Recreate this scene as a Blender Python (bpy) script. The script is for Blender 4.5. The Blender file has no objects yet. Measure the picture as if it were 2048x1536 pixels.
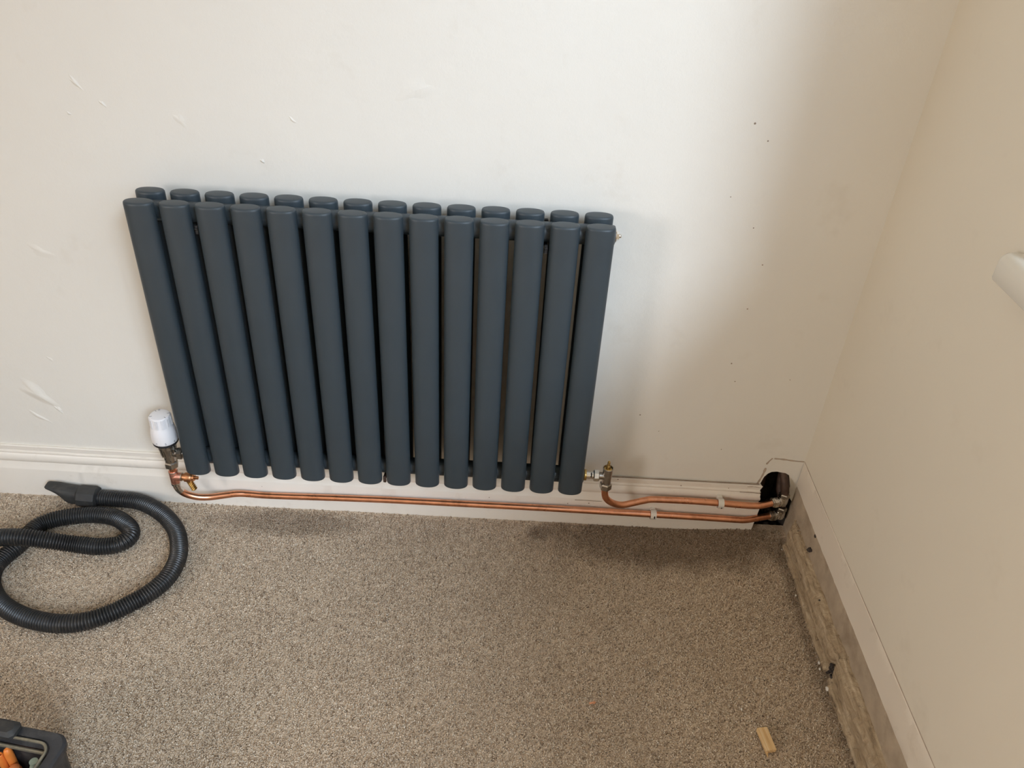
import bpy, math, random
import numpy as np
from mathutils import Vector, Matrix

random.seed(7)
rng = np.random.default_rng(11)
scene = bpy.context.scene
col = scene.collection

# ------------------------------------------------------------------ camera
XR = 1.2745            # plane of the right wall
cam_d = bpy.data.cameras.new('camera')
cam_d.sensor_width = 36.0
cam_d.lens = 36.0 * 1607.58 / 2048.0
cam_d.clip_start = 0.02
cam = bpy.data.objects.new('camera', cam_d)
col.objects.link(cam)
cr = Vector((0.99848264, 0.02469306, 0.04922060))
cu = Vector((-0.05452348, 0.56862664, 0.82078678))
cf = Vector((0.00772040, 0.82222503, -0.56911018))
M = Matrix(((cr.x, cu.x, -cf.x, 0.62297), (cr.y, cu.y, -cf.y, -1.34235), (cr.z, cu.z, -cf.z, 1.28923), (0, 0, 0, 1)))
cam.matrix_world = M
scene.camera = cam

# ------------------------------------------------------------------ world, sun, daylight, exposure
WIN_Y0, WIN_Y1, WIN_Z0, WIN_Z1 = -0.43, -3.55, 0.876, 2.72
world = bpy.data.worlds.new('sky')
scene.world = world
world.use_nodes = True
bg = world.node_tree.nodes['Background']
bg.inputs[0].default_value = (0.72, 0.92, 1.18, 1)
bg.inputs[1].default_value = 1.75

sun_d = bpy.data.lights.new('hazy_sun', 'SUN')
sun_d.energy = 2.6
sun_d.color = (0.79, 0.94, 1.12)
sun_d.angle = math.radians(19)
sun = bpy.data.objects.new('hazy_sun', sun_d)
col.objects.link(sun)
sun.location = (4, -4, 4)
sun_dir = Vector((0.638, -1.0, 0.74)).normalized()      # towards the sun
sun.rotation_euler = sun_dir.to_track_quat('Z', 'Y').to_euler()


vs = scene.view_settings
vs.view_transform = 'Standard'
vs.look = 'None'
vs.gamma = 1.0
vs.use_curve_mapping = False
vs.exposure = -0.03
scene.cycles.use_denoising = True
scene.cycles.max_bounces = 8
scene.cycles.diffuse_bounces = 5
scene.cycles.glossy_bounces = 3
scene.cycles.use_adaptive_sampling = True
scene.cycles.adaptive_threshold = 0.08
scene.cycles.adaptive_min_samples = 16
scene.cycles.transparent_max_bounces = 16
scene.cycles.sample_clamp_indirect = 8

# ------------------------------------------------------------------ materials
def nodes_of(name):
    m = bpy.data.materials.new(name)
    m.use_nodes = True
    nt = m.node_tree
    return m, nt, nt.nodes['Principled BSDF']

def N(nt, kind, **kw):
    n = nt.nodes.new(kind)
    for k, v in kw.items():
        setattr(n, k, v)
    return n

def noise(nt, vec, scale, detail=4, rough=0.55, dist=0.0):
    n = N(nt, 'ShaderNodeTexNoise')
    n.inputs['Scale'].default_value = scale
    n.inputs['Detail'].default_value = detail
    n.inputs['Roughness'].default_value = rough
    n.inputs['Distortion'].default_value = dist
    nt.links.new(vec, n.inputs['Vector'])
    return n.outputs['Fac']

def ramp(nt, fac, stops):
    r = N(nt, 'ShaderNodeValToRGB')
    els = r.color_ramp.elements
    while len(els) < len(stops):
        els.new(0.5)
    for e, (pos, c) in zip(els, stops):
        e.position = pos
        e.color = (*c, 1) if len(c) == 3 else c
    nt.links.new(fac, r.inputs[0])
    return r.outputs[0]

def mixc(nt, fac, a, b, mode='MIX'):
    n = N(nt, 'ShaderNodeMix', data_type='RGBA', blend_type=mode)
    for sock, v in ((n.inputs[0], fac), (n.inputs[6], a), (n.inputs[7], b)):
        if hasattr(v, 'links'):
            nt.links.new(v, sock)
        elif isinstance(v, (int, float)):
            sock.default_value = v
        else:
            sock.default_value = (*v, 1)
    return n.outputs[2]

def math_n(nt, op, a, b=0.0, clamp=False):
    n = N(nt, 'ShaderNodeMath', operation=op, use_clamp=clamp)
    for s, v in ((n.inputs[0], a), (n.inputs[1], b)):
        if hasattr(v, 'links'):
            nt.links.new(v, s)
        else:
            s.default_value = v
    return n.outputs[0]

def bump(nt, bsdf, height, strength, distance, prev=None):
    b = N(nt, 'ShaderNodeBump')
    b.inputs['Strength'].default_value = strength
    b.inputs['Distance'].default_value = distance
    nt.links.new(height, b.inputs['Height'])
    if prev is not None:
        nt.links.new(prev, b.inputs['Normal'])
    nt.links.new(b.outputs[0], bsdf.inputs['Normal'])
    return b.outputs[0]

def pos(nt):
    return N(nt, 'ShaderNodeNewGeometry').outputs['Position']

def objc(nt):
    return N(nt, 'ShaderNodeTexCoord').outputs['Object']

def generic(name, base, rough=0.5, metal=0.0, var=0.12, vscale=40, bs=0.15, bscale=300, bdist=0.0005, dark=None, dpos=(0.55, 0.75), rvar=0.0):
    m, nt, b = nodes_of(name)
    v = objc(nt)
    f = noise(nt, v, vscale, 5)
    lo = tuple(c * (1 - var) for c in base)
    hi = tuple(min(1, c * (1 + var)) for c in base)
    c = ramp(nt, f, [(0.3, lo), (0.7, hi)])
    if dark is not None:
        f2 = noise(nt, v, vscale * 0.6, 6, 0.65, 0.4)
        k = ramp(nt, f2, [(dpos[0], (0, 0, 0)), (dpos[1], (1, 1, 1))])
        c = mixc(nt, k, c, dark)
    nt.links.new(c, b.inputs['Base Color'])
    b.inputs['Metallic'].default_value = metal
    b.inputs['Roughness'].default_value = rough
    if rvar:
        r = N(nt, 'ShaderNodeMapRange')
        r.inputs[3].default_value = max(0.03, rough - rvar)
        r.inputs[4].default_value = rough + rvar
        nt.links.new(noise(nt, v, vscale * 1.7, 4), r.inputs[0])
        nt.links.new(r.outputs[0], b.inputs['Roughness'])
    if bs:
        bump(nt, b, noise(nt, v, bscale, 3), bs, bdist)
    return m

def paint_mat(name, base, dirt=(0.50, 0.42, 0.31), dirt_amt=0.25, bump_s=0.35, rough=0.62, dscale=7.0):
    """brushed emulsion on uneven plaster"""
    m, nt, b = nodes_of(name)
    v = pos(nt)
    big = noise(nt, v, 2.3, 3)
    c = ramp(nt, big, [(0.3, tuple(x * 0.965 for x in base)), (0.7, base)])
    sp = noise(nt, v, dscale, 4, 0.7)
    k = ramp(nt, sp, [(0.60, (0, 0, 0)), (0.82, (dirt_amt,) * 3)])
    c = mixc(nt, k, c, dirt)
    # pin-prick marks
    vo = N(nt, 'ShaderNodeTexVoronoi')
    vo.inputs['Scale'].default_value = 9.0
    nt.links.new(v, vo.inputs['Vector'])
    sel = N(nt, 'ShaderNodeSeparateColor')
    nt.links.new(vo.outputs['Color'], sel.inputs[0])
    near = math_n(nt, 'LESS_THAN', vo.outputs['Distance'], 0.022)
    pick = math_n(nt, 'GREATER_THAN', sel.outputs[0], 0.82)
    c = mixc(nt, math_n(nt, 'MULTIPLY', math_n(nt, 'MULTIPLY', near, pick), 0.55), c, (0.22, 0.17, 0.11))
    nt.links.new(c, b.inputs['Base Color'])
    b.inputs['Roughness'].default_value = rough
    b.inputs['Specular IOR Level'].default_value = 0.3
    p1 = bump(nt, b, noise(nt, v, 9, 2, 0.6), bump_s, 0.004)
    p2 = bump(nt, b, noise(nt, v, 45, 2, 0.6), bump_s * 0.7, 0.0012, p1)
    bump(nt, b, noise(nt, v, 420, 0), bump_s * 0.6, 0.00025, p2)
    return m

WALL = (0.79, 0.76, 0.69)
m_wall = paint_mat('wall_emulsion', WALL, bump_s=0.5)
m_wall_r = paint_mat('wall_emulsion_right', (0.78, 0.715, 0.595), bump_s=0.22)
m_strip = paint_mat('wall_emulsion_patch', (0.77, 0.69, 0.58), dirt_amt=0.5, bump_s=0.3, dscale=14)
m_ceil = paint_mat('ceiling_paint', (0.82, 0.77, 0.67))
m_gloss = paint_mat('skirting_gloss', (0.80, 0.745, 0.66), dirt=(0.48, 0.40, 0.30), dirt_amt=0.30, bump_s=0.14, rough=0.32, dscale=22)
m_sill = paint_mat('sill_gloss', (0.78, 0.74, 0.65), dirt_amt=0.1, bump_s=0.06, rough=0.25)
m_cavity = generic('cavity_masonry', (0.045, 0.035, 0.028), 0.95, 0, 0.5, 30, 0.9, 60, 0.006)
m_broken = generic('broken_plaster', (0.52, 0.44, 0.34), 0.95, 0, 0.25, 60, 0.9, 140, 0.002, dark=(0.12, 0.09, 0.06))
m_bare = generic('bare_plaster', (0.43, 0.345, 0.25), 0.9, 0, 0.14, 26, 0.6, 90, 0.0012, dark=(0.27, 0.205, 0.14), dpos=(0.5, 0.8))
m_crack = generic('crack_dirt', (0.30, 0.235, 0.18), 0.95, 0, 0.3, 60, 0.3, 200)  # brown dirt colour of the wall specks and the skirting joint
m_edge = generic('old_paint_edge', (0.44, 0.355, 0.275), 0.9, 0, 0.2, 60, 0.3, 200)
m_dirt = generic('dark_dirt', (0.05, 0.04, 0.035), 0.95, 0, 0.4, 120, 0.8, 300, 0.002)
m_rad = generic('anthracite_powder_coat', (0.037, 0.050, 0.059), 0.42, 0, 0.06, 12, 0.10, 900, 0.0003, dark=(0.075, 0.083, 0.088), dpos=(0.66, 0.86), rvar=0.06)
m_rad.node_tree.nodes['Principled BSDF'].inputs['Specular IOR Level'].default_value = 0.45
m_nickel = generic('nickel_plate', (0.46, 0.43, 0.39), 0.30, 1, 0.15, 90, 0.15, 400, dark=(0.20, 0.17, 0.13), rvar=0.1)
m_chrome = generic('chrome_plate', (0.80, 0.79, 0.76), 0.13, 1, 0.05, 90, 0.05, 400)
m_brass = generic('brass', (0.62, 0.43, 0.16), 0.30, 1, 0.2, 120, 0.15, 500, dark=(0.22, 0.14, 0.05))
m_copper = generic('copper_pipe', (0.83, 0.40, 0.24), 0.30, 1, 0.12, 30, 0.12, 160, 0.0006, dark=(0.50, 0.22, 0.12), dpos=(0.52, 0.72), rvar=0.09)
m_copper_pink = generic('copper_flux_cleaned', (0.78, 0.40, 0.31), 0.42, 1, 0.15, 90, 0.15, 300)
m_gunmetal = generic('copper_cast_fitting', (0.60, 0.30, 0.15), 0.40, 1, 0.25, 130, 0.3, 300, dark=(0.25, 0.11, 0.05))
m_solder = generic('solder', (0.62, 0.58, 0.52), 0.28, 1, 0.2, 150, 0.4, 300)
m_oldpipe = generic('old_pipe', (0.075, 0.045, 0.032), 0.6, 0.3, 0.4, 50, 0.4, 150, 0.001, dark=(0.16, 0.07, 0.03))
m_white = generic('white_abs', (0.82, 0.81, 0.82), 0.34, 0, 0.01, 20, 0.03, 500)
m_black = generic('black_abs', (0.018, 0.019, 0.021), 0.45, 0, 0.2, 50, 0.1, 400)
m_clip = generic('white_clip_plastic', (0.72, 0.69, 0.62), 0.45, 0, 0.05, 60, 0.1, 300)
m_grey = generic('grey_print', (0.25, 0.25, 0.26), 0.6, 0, 0.02, 60, 0)
m_hose = generic('hose_black_plastic', (0.020, 0.020, 0.020), 0.36, 0, 0.35, 25, 0.1, 500, dark=(0.055, 0.045, 0.036), dpos=(0.55, 0.8), rvar=0.1)
m_nozzle = generic('dusty_black_plastic', (0.030, 0.030, 0.029), 0.62, 0, 0.3, 45, 0.25, 300, dark=(0.075, 0.068, 0.058))
m_tote = generic('tote_black_plastic', (0.032, 0.033, 0.036), 0.5, 0, 0.3, 40, 0.35, 240, 0.0008, dark=(0.085, 0.083, 0.08))
m_wire = generic('tote_steel_wire', (0.27, 0.25, 0.19), 0.45, 0.7, 0.2, 90, 0.2, 300, dark=(0.2, 0.17, 0.12))
m_orange = generic('orange_plastic', (0.83, 0.24, 0.045), 0.42, 0, 0.12, 60, 0.1, 300)
m_orange_d = generic('dull_orange_plastic', (0.55, 0.17, 0.05), 0.5, 0, 0.2, 60, 0.1, 300, dark=(0.3, 0.1, 0.04))
m_green = generic('pale_green_plastic', (0.34, 0.42, 0.34), 0.5, 0, 0.12, 60, 0.1, 300)
m_ground = generic('outdoor_paving', (0.30, 0.29, 0.27), 0.9, 0, 0.2, 2, 0.3, 20)
m_upvc = generic('white_window_frame', (0.80, 0.80, 0.78), 0.35, 0, 0.01, 10, 0)

# pine
m_pine, nt, b = nodes_of('pine_offcut_wood')
mp = N(nt, 'ShaderNodeMapping')
mp.inputs['Scale'].default_value = (9, 320, 320)
nt.links.new(objc(nt), mp.inputs[0])
f = noise(nt, mp.outputs[0], 1.0, 5, 0.6, 0.6)
nt.links.new(ramp(nt, f, [(0.3, (0.50, 0.27, 0.10)), (0.5, (0.74, 0.50, 0.24)), (0.72, (0.82, 0.64, 0.40))]), b.inputs['Base Color'])
b.inputs['Roughness'].default_value = 0.75
bump(nt, b, f, 0.4, 0.0006)

# clear glass: transmits and reflects
m_glass = bpy.data.materials.new('window_glass')
m_glass.use_nodes = True
nt = m_glass.node_tree
for n in list(nt.nodes):
    nt.nodes.remove(n)
out = N(nt, 'ShaderNodeOutputMaterial')
tr = N(nt, 'ShaderNodeBsdfTransparent')
gl = N(nt, 'ShaderNodeBsdfGlossy')
gl.inputs['Roughness'].default_value = 0.02
fr = N(nt, 'ShaderNodeFresnel')
fr.inputs[0].default_value = 1.45
mx = N(nt, 'ShaderNodeMixShader')
nt.links.new(fr.outputs[0], mx.inputs[0])
nt.links.new(tr.outputs[0], mx.inputs[1])
nt.links.new(gl.outputs[0], mx.inputs[2])
nt.links.new(mx.outputs[0], out.inputs[0])

# carpet: twist pile in mixed taupe yarn, with two dirty patches that have an outline of their own
def carpet_mat(name, per_tuft):
    m, nt, b = nodes_of(name)
    v = pos(nt)
    if per_tuft:
        a = N(nt, 'ShaderNodeAttribute', attribute_name='tint')
        t = a.outputs['Fac']
    else:
        t = noise(nt, v, 260, 3, 0.7)
    c = ramp(nt, t, [(0.0, (0.27, 0.19, 0.122)), (0.38, (0.62, 0.485, 0.35)), (0.72, (0.86, 0.72, 0.55)), (1.0, (0.95, 0.86, 0.72))])
    big = noise(nt, v, 5, 4, 0.6)
    c = mixc(nt, 1.0, c, ramp(nt, big, [(0.3, (0.90, 0.89, 0.88)), (0.7, (1.0, 1.0, 1.0))]), 'MULTIPLY')
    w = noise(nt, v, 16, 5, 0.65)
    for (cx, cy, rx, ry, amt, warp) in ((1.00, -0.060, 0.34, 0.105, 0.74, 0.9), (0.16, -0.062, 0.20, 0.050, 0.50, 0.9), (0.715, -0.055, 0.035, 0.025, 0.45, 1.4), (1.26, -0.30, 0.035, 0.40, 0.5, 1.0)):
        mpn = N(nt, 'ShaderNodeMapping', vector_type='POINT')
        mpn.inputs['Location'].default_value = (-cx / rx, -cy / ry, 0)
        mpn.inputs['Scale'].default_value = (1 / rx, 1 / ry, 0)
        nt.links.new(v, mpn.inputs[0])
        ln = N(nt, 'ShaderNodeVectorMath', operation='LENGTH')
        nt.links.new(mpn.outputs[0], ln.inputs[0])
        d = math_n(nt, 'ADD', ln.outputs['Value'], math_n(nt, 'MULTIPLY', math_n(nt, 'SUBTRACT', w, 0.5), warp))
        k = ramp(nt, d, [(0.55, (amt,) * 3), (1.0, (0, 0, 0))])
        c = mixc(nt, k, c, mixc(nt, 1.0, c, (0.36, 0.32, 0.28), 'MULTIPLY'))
    nt.links.new(c, b.inputs['Base Color'])
    b.inputs['Roughness'].default_value = 0.95
    b.inputs['Specular IOR Level'].default_value = 0.1
    b.inputs['Sheen Weight'].default_value = 0.1
    if not per_tuft:
        bump(nt, b, noise(nt, v, 260, 3, 0.7), 0.9, 0.004)
    return m
m_carpet = carpet_mat('carpet_backing', False)
m_pile = carpet_mat('carpet_yarn', True)

# ------------------------------------------------------------------ mesh helpers
def tag(o, label=None, cat=None, group=None, kind=None):
    if label: o['label'] = label
    if cat: o['category'] = cat
    if group: o['group'] = group
    if kind: o['kind'] = kind
    return o

def empty(name, loc, label, cat, group=None):
    o = bpy.data.objects.new(name, None)
    o.empty_display_size = 0.02
    col.objects.link(o)
    o.location = loc
    return tag(o, label, cat, group)

def frame_of(d):
    d = Vector(d).normalized()
    a = Vector((0, 0, 1)) if abs(d.z) < 0.9 else Vector((1, 0, 0))
    x = a.cross(d).normalized()
    return x, d.cross(x), d

def smooth_path(pts, k=8):
    pts = [Vector(p) for p in pts]
    P = [pts[0] * 2 - pts[1]] + pts + [pts[-1] * 2 - pts[-2]]
    o = []
    for i in range(1, len(P) - 2):
        p0, p1, p2, p3 = P[i - 1:i + 3]
        for j in range(k):
            t = j / k
            o.append(0.5 * ((2 * p1) + (p2 - p0) * t + (2 * p0 - 5 * p1 + 4 * p2 - p3) * t * t + (3 * p1 - p0 - 3 * p2 + p3) * t ** 3))
    o.append(pts[-1])
    return o

class MB:
    def __init__(self, origin=(0, 0, 0)):
        self.v, self.f, self.o = [], [], Vector(origin)

    def add(self, vs, fs):
        n = len(self.v)
        self.v += [tuple(Vector(p) - self.o) for p in vs]
        self.f += [tuple(i + n for i in f) for f in fs]
        return self

    def lathe(self, base, d, prof, n=24, rot=0.0, sx=1.0, sy=1.0):
        """prof: list of (radius, distance along d)"""
        x, y, z = frame_of(d)
        base = Vector(base)
        vs, fs = [], []
        for r, h in prof:
            for i in range(n):
                a = rot + 2 * math.pi * i / n
                vs.append(base + x * (r * sx * math.cos(a)) + y * (r * sy * math.sin(a)) + z * h)
        for k in range(len(prof) - 1):
            for i in range(n):
                j = (i + 1) % n
                fs.append((k * n + i, k * n + j, (k + 1) * n + j, (k + 1) * n + i))
        fs.append(tuple(reversed(range(n))))
        m = (len(prof) - 1) * n
        fs.append(tuple(range(m, m + n)))
        return self.add(vs, fs)

    def tube(self, pts, rad, n=16, cap=True):
        pts = [Vector(p) for p in pts]
        rf = rad if callable(rad) else (lambda i: rad)
        vs, fs = [], []
        t0 = (pts[1] - pts[0]).normalized()
        x, y, _ = frame_of(t0)
        for i, p in enumerate(pts):
            t = (pts[min(i + 1, len(pts) - 1)] - pts[max(i - 1, 0)]).normalized()
            x = (x - t * x.dot(t)).normalized()
            y = t.cross(x)
            r = rf(i)
            for k in range(n):
                a = 2 * math.pi * k / n
                vs.append(p + x * (r * math.cos(a)) + y * (r * math.sin(a)))
        for i in range(len(pts) - 1):
            for k in range(n):
                j = (k + 1) % n
                fs.append((i * n + k, i * n + j, (i + 1) * n + j, (i + 1) * n + k))
        if cap:
            fs.append(tuple(reversed(range(n))))
            m = (len(pts) - 1) * n
            fs.append(tuple(range(m, m + n)))
        return self.add(vs, fs)

    def box(self, c, size, rot=None, bev=0.0):
        c = Vector(c)
        sx, sy, sz = (s / 2 for s in size)
        R = rot if rot is not None else Matrix.Identity(3)
        if bev <= 0:
            vs = [c + R @ Vector((a * sx, b_ * sy, d * sz)) for d in (-1, 1) for b_ in (-1, 1) for a in (-1, 1)]
            fs = [(0, 2, 3, 1), (4, 5, 7, 6), (0, 1, 5, 4), (2, 6, 7, 3), (0, 4, 6, 2), (1, 3, 7, 5)]
            return self.add(vs, fs)
        lv = [(-sz, bev), (-sz + bev, 0), (sz - bev, 0), (sz, bev)]
        vs, fs = [], []
        for z, ins in lv:
            x, y = sx - ins, sy - ins
            q = bev
            ring = [(-x + q, -y), (x - q, -y), (x, -y + q), (x, y - q), (x - q, y), (-x + q, y), (-x, y - q), (-x, -y + q)]
            vs += [c + R @ Vector((a, b_, z)) for a, b_ in ring]
        for k in range(3):
            for i in range(8):
                j = (i + 1) % 8
                fs.append((k * 8 + i, k * 8 + j, k * 8 + 8 + j, k * 8 + 8 + i))
        fs.append(tuple(reversed(range(8))))
        fs.append(tuple(range(24, 32)))
        return self.add(vs, fs)

    def grid(self, rows):
        """rows: list of equally long lists of points"""
        n = len(rows[0])
        vs = [p for r in rows for p in r]
        fs = [(i * n + j, i * n + j + 1, (i + 1) * n + j + 1, (i + 1) * n + j) for i in range(len(rows) - 1) for j in range(n - 1)]
        return self.add(vs, fs)

    def mesh(self, name, mat, smooth=True, angle=35):
        me = bpy.data.meshes.new(name)
        me.from_pydata(self.v, [], self.f)
        me.update()
        if smooth:
            me.polygons.foreach_set('use_smooth', [True] * len(me.polygons))
            me.set_sharp_from_angle(angle=math.radians(angle))
        me.materials.append(mat)
        return me

    def build(self, name, mat, parent=None, smooth=True, angle=35):
        o = bpy.data.objects.new(name, self.mesh(name, mat, smooth, angle))
        col.objects.link(o)
        if parent is not None:
            o.parent = parent
        else:
            o.location = self.o
        return o

def part(root, name, mat, fn, angle=35, smooth=True, label=None):
    """a part of root, in world coordinates; root may be an Empty, or a part of one"""
    org = Vector((0, 0, 0))
    q = root
    while q is not None:
        org += q.location
        q = q.parent
    mb = MB(org)
    fn(mb)
    o = mb.build(name, mat, root, smooth, angle)
    if label:
        o['label'] = label
    return o

def fbm(x, seed, octs=((1, 1.0),)):
    r = np.zeros_like(x, dtype=float)
    for k, (fq, amp) in enumerate(octs):
        g = np.random.default_rng(seed * 31 + k).normal(size=4096)
        t = (x * fq) % 4000
        i = np.floor(t).astype(int)
        u = t - i
        u = u * u * (3 - 2 * u)
        r += amp * (g[i % 4096] * (1 - u) + g[(i + 1) % 4096] * u)
    return r

# ------------------------------------------------------------------ the room
ZC = 2.90
XL, YF = -1.70, -3.85

# floor
def carpet_h(x, y):
    sx = np.clip((x - 1.02) / 0.18, 0, 1)
    return 0.011 * sx * sx * (3 - 2 * sx) * np.exp(-np.clip(-y - 0.02, 0, None) / 0.07)
fl = MB()
xs = np.concatenate([np.linspace(XL, 0.9, 12), np.linspace(0.95, XR, 12)])
ys = np.concatenate([np.linspace(0.0, -0.35, 12), np.linspace(-0.6, YF, 10)])
fl.grid([[(x, y, -0.0026 + float(carpet_h(np.array(x), np.array(y))) * 1.0) for x in xs] for y in ys])
n0 = len(fl.v)
fl.add([(XL, YF, -0.10), (XR, YF, -0.10), (XR, 0, -0.10), (XL, 0, -0.10)], [(0, 1, 2, 3)])
floor = fl.build('floor', m_carpet, smooth=True)
tag(floor, 'taupe twist pile carpet covering the whole floor', 'floor', kind='structure')

# carpet pile
sp = 0.0034
gx, gy = np.meshgrid(np.arange(-0.74, 1.262, sp), np.arange(-0.98, -0.019, sp))
gx = gx.ravel() + rng.uniform(-1, 1, gx.size) * sp * 0.55
gy = gy.ravel() + rng.uniform(-1, 1, gy.size) * sp * 0.55
edge = 1.2605 + 0.0035 * fbm(gy + 5, 3, ((30, 0.7), (90, 0.5)))
keep = (gx < edge) & (gy < -0.0205)
gx, gy = gx[keep], gy[keep]
nT = gx.size
ang = rng.uniform(0, 2 * np.pi, nT)
length = rng.uniform(0.0030, 0.0068, nT)
dx, dy = np.cos(ang), np.sin(ang)
tipx, tipy = gx + dx * length, np.minimum(gy + dy * length, -0.0195)
bend = rng.normal(0, 0.0011, nT)
mx_, my_ = gx + dx * length * 0.5 - dy * bend, np.minimum(gy + dy * length * 0.5 + dx * bend, -0.0195)
z0 = -0.003 + carpet_h(gx, gy)
hm = rng.uniform(0.0020, 0.0034, nT)
ht = hm + rng.normal(0.0001, 0.0006, nT)
rad_s = rng.uniform(0.0008, 0.0012, nT)
V = np.zeros((nT, 7, 3), np.float32)
for k in range(3):
    a = k * 2 * np.pi / 3 + 0.5
    side, upz = np.cos(a), np.sin(a)
    V[:, k, 0] = gx - dy * side * rad_s; V[:, k, 1] = gy + dx * side * rad_s; V[:, k, 2] = z0 + upz * rad_s * 0.5
    V[:, 3 + k, 0] = mx_ - dy * side * rad_s * 1.15; V[:, 3 + k, 1] = my_ + dx * side * rad_s * 1.15; V[:, 3 + k, 2] = z0 + hm + upz * rad_s
V[:, 6, 0] = tipx; V[:, 6, 1] = tipy; V[:, 6, 2] = z0 + ht
tri = np.array([(0, 1, 4), (0, 4, 3), (1, 2, 5), (1, 5, 4), (2, 0, 3), (2, 3, 5), (3, 4, 6), (4, 5, 6), (5, 3, 6)], np.int32)
F = (tri[None] + (np.arange(nT, dtype=np.int32) * 7)[:, None, None]).reshape(-1)
pm = bpy.data.meshes.new('carpet_pile')
pm.vertices.add(nT * 7); pm.vertices.foreach_set('co', V.ravel())
nf = nT * 9
pm.loops.add(nf * 3); pm.loops.foreach_set('vertex_index', F)
pm.polygons.add(nf); pm.polygons.foreach_set('loop_start', np.arange(0, nf * 3, 3, dtype=np.int32))
pm.polygons.foreach_set('use_smooth', np.ones(nf, bool))
at = pm.attributes.new('tint', 'FLOAT', 'POINT')
tint = np.clip(rng.beta(1.9, 1.8, nT), 0, 1)
at.data.foreach_set('value', np.repeat(tint, 7).astype(np.float32))
pm.update(calc_edges=True)
pm.materials.append(m_pile)
pile = bpy.data.objects.new('carpet_pile', pm)
col.objects.link(pile)
pile.parent = floor
pile['kind'] = 'stuff'

# back wall, broken open at the foot of the corner
notch = [(1.196, -0.10), (1.197, 0.03), (1.1935, 0.07), (1.1955, 0.10), (1.1925, 0.118), (1.1945, 0.135), (1.1975, 0.150), (1.2035, 0.160), (1.2105, 0.1655),
         (1.222, 0.1672), (1.230, 0.1655), (1.241, 0.1640), (1.2505, 0.1585), (1.2530, 0.150), (1.2560, 0.140), (1.2600, 0.128), (1.2605, 0.118), (1.2640, 0.108), (1.2645, 0.098), (1.2700, 0.09), (XR + 0.001, 0.082)]
wb = MB()
outer = [(XL - 0.1, -0.10)] + notch + [(XR + 0.001, ZC), (XL - 0.1, ZC)]
# front face cut into two ngons so that each stays simple
half = [(XL - 0.1, -0.10)] + notch[:3] + [(XL - 0.1, 0.07)]
top = [(XL - 0.1, 0.07)] + notch[2:] + [(XR + 0.001, ZC), (XL - 0.1, ZC)]
for poly in (half, top):
    wb.add([(x, 0, z) for x, z in poly], [tuple(range(len(poly)))])
wb.add([(XL - 0.1, 0.12, -0.1), (1.15, 0.12, -0.1), (1.15, 0.12, ZC), (XL - 0.1, 0.12, ZC)], [(3, 2, 1, 0)])
wb.add([(XL - 0.1, 0, ZC), (XR + 0.25, 0, ZC), (XR + 0.25, 0.12, ZC), (XL - 0.1, 0.12, ZC)], [(0, 1, 2, 3)])
wall_back = wb.build('wall_back', m_wall, smooth=False)
tag(wall_back, 'off-white painted plaster wall behind the radiator', 'wall', kind='structure')

# broken edge of the hole, and the dark cavity behind
def hole_edge(mb):
    rows = []
    for d in (0.0, 0.006, 0.014, 0.022):
        rows.append([(x + (random.uniform(-0.0012, 0.0012) if d else 0), d, z + (random.uniform(-0.0012, 0.0012) if d else 0)) for x, z in notch])
    mb.grid(rows)
part(wall_back, 'broken_edge', m_broken, hole_edge, smooth=False, label='crumbled plaster edge of the hole')
def cavity(mb):
    x0, x1, y1, za, zb = 1.15, XR - 0.0006, 0.115, -0.10, 0.42
    mb.add([(x0, -0.0005, -0.022), (x1, -0.0005, -0.022), (x1, y1, -0.022), (x0, y1, -0.022)], [(0, 1, 2, 3)])
    mb.add([(1.17, -0.0004, za), (x1, -0.0004, za), (x1, -0.0004, -0.004), (1.17, -0.0004, -0.004)], [(0, 1, 2, 3)])
    mb.add([(x0, y1, za), (x1, y1, za), (x1, y1, zb), (x0, y1, zb)], [(0, 1, 2, 3)])
    mb.add([(x0, 0.0, za), (x0, y1, za), (x0, y1, zb), (x0, 0.0, zb)], [(0, 1, 2, 3)])
    mb.add([(x1, 0.0, za), (x1, 0.0, zb), (x1, y1, zb), (x1, y1, za)], [(0, 1, 2, 3)])
    mb.add([(x0, 0.0, zb), (x0, y1, zb), (x1, y1, zb), (x1, 0.0, zb)], [(0, 1, 2, 3)])
    # rubble at the bottom of the cavity
    for k in range(16):
        c = Vector((random.uniform(1.20, 1.27), random.uniform(0.005, 0.09), random.uniform(-0.012, 0.004)))
        mb.lathe(c, (random.uniform(-1, 1), random.uniform(-1, 1), 1), [(0.004, -0.006), (0.010, 0), (0.008, 0.006), (0.003, 0.010)], 6, random.random())
part(wall_back, 'cavity', m_cavity, cavity, smooth=False, label='dark cavity inside the wall')

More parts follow.
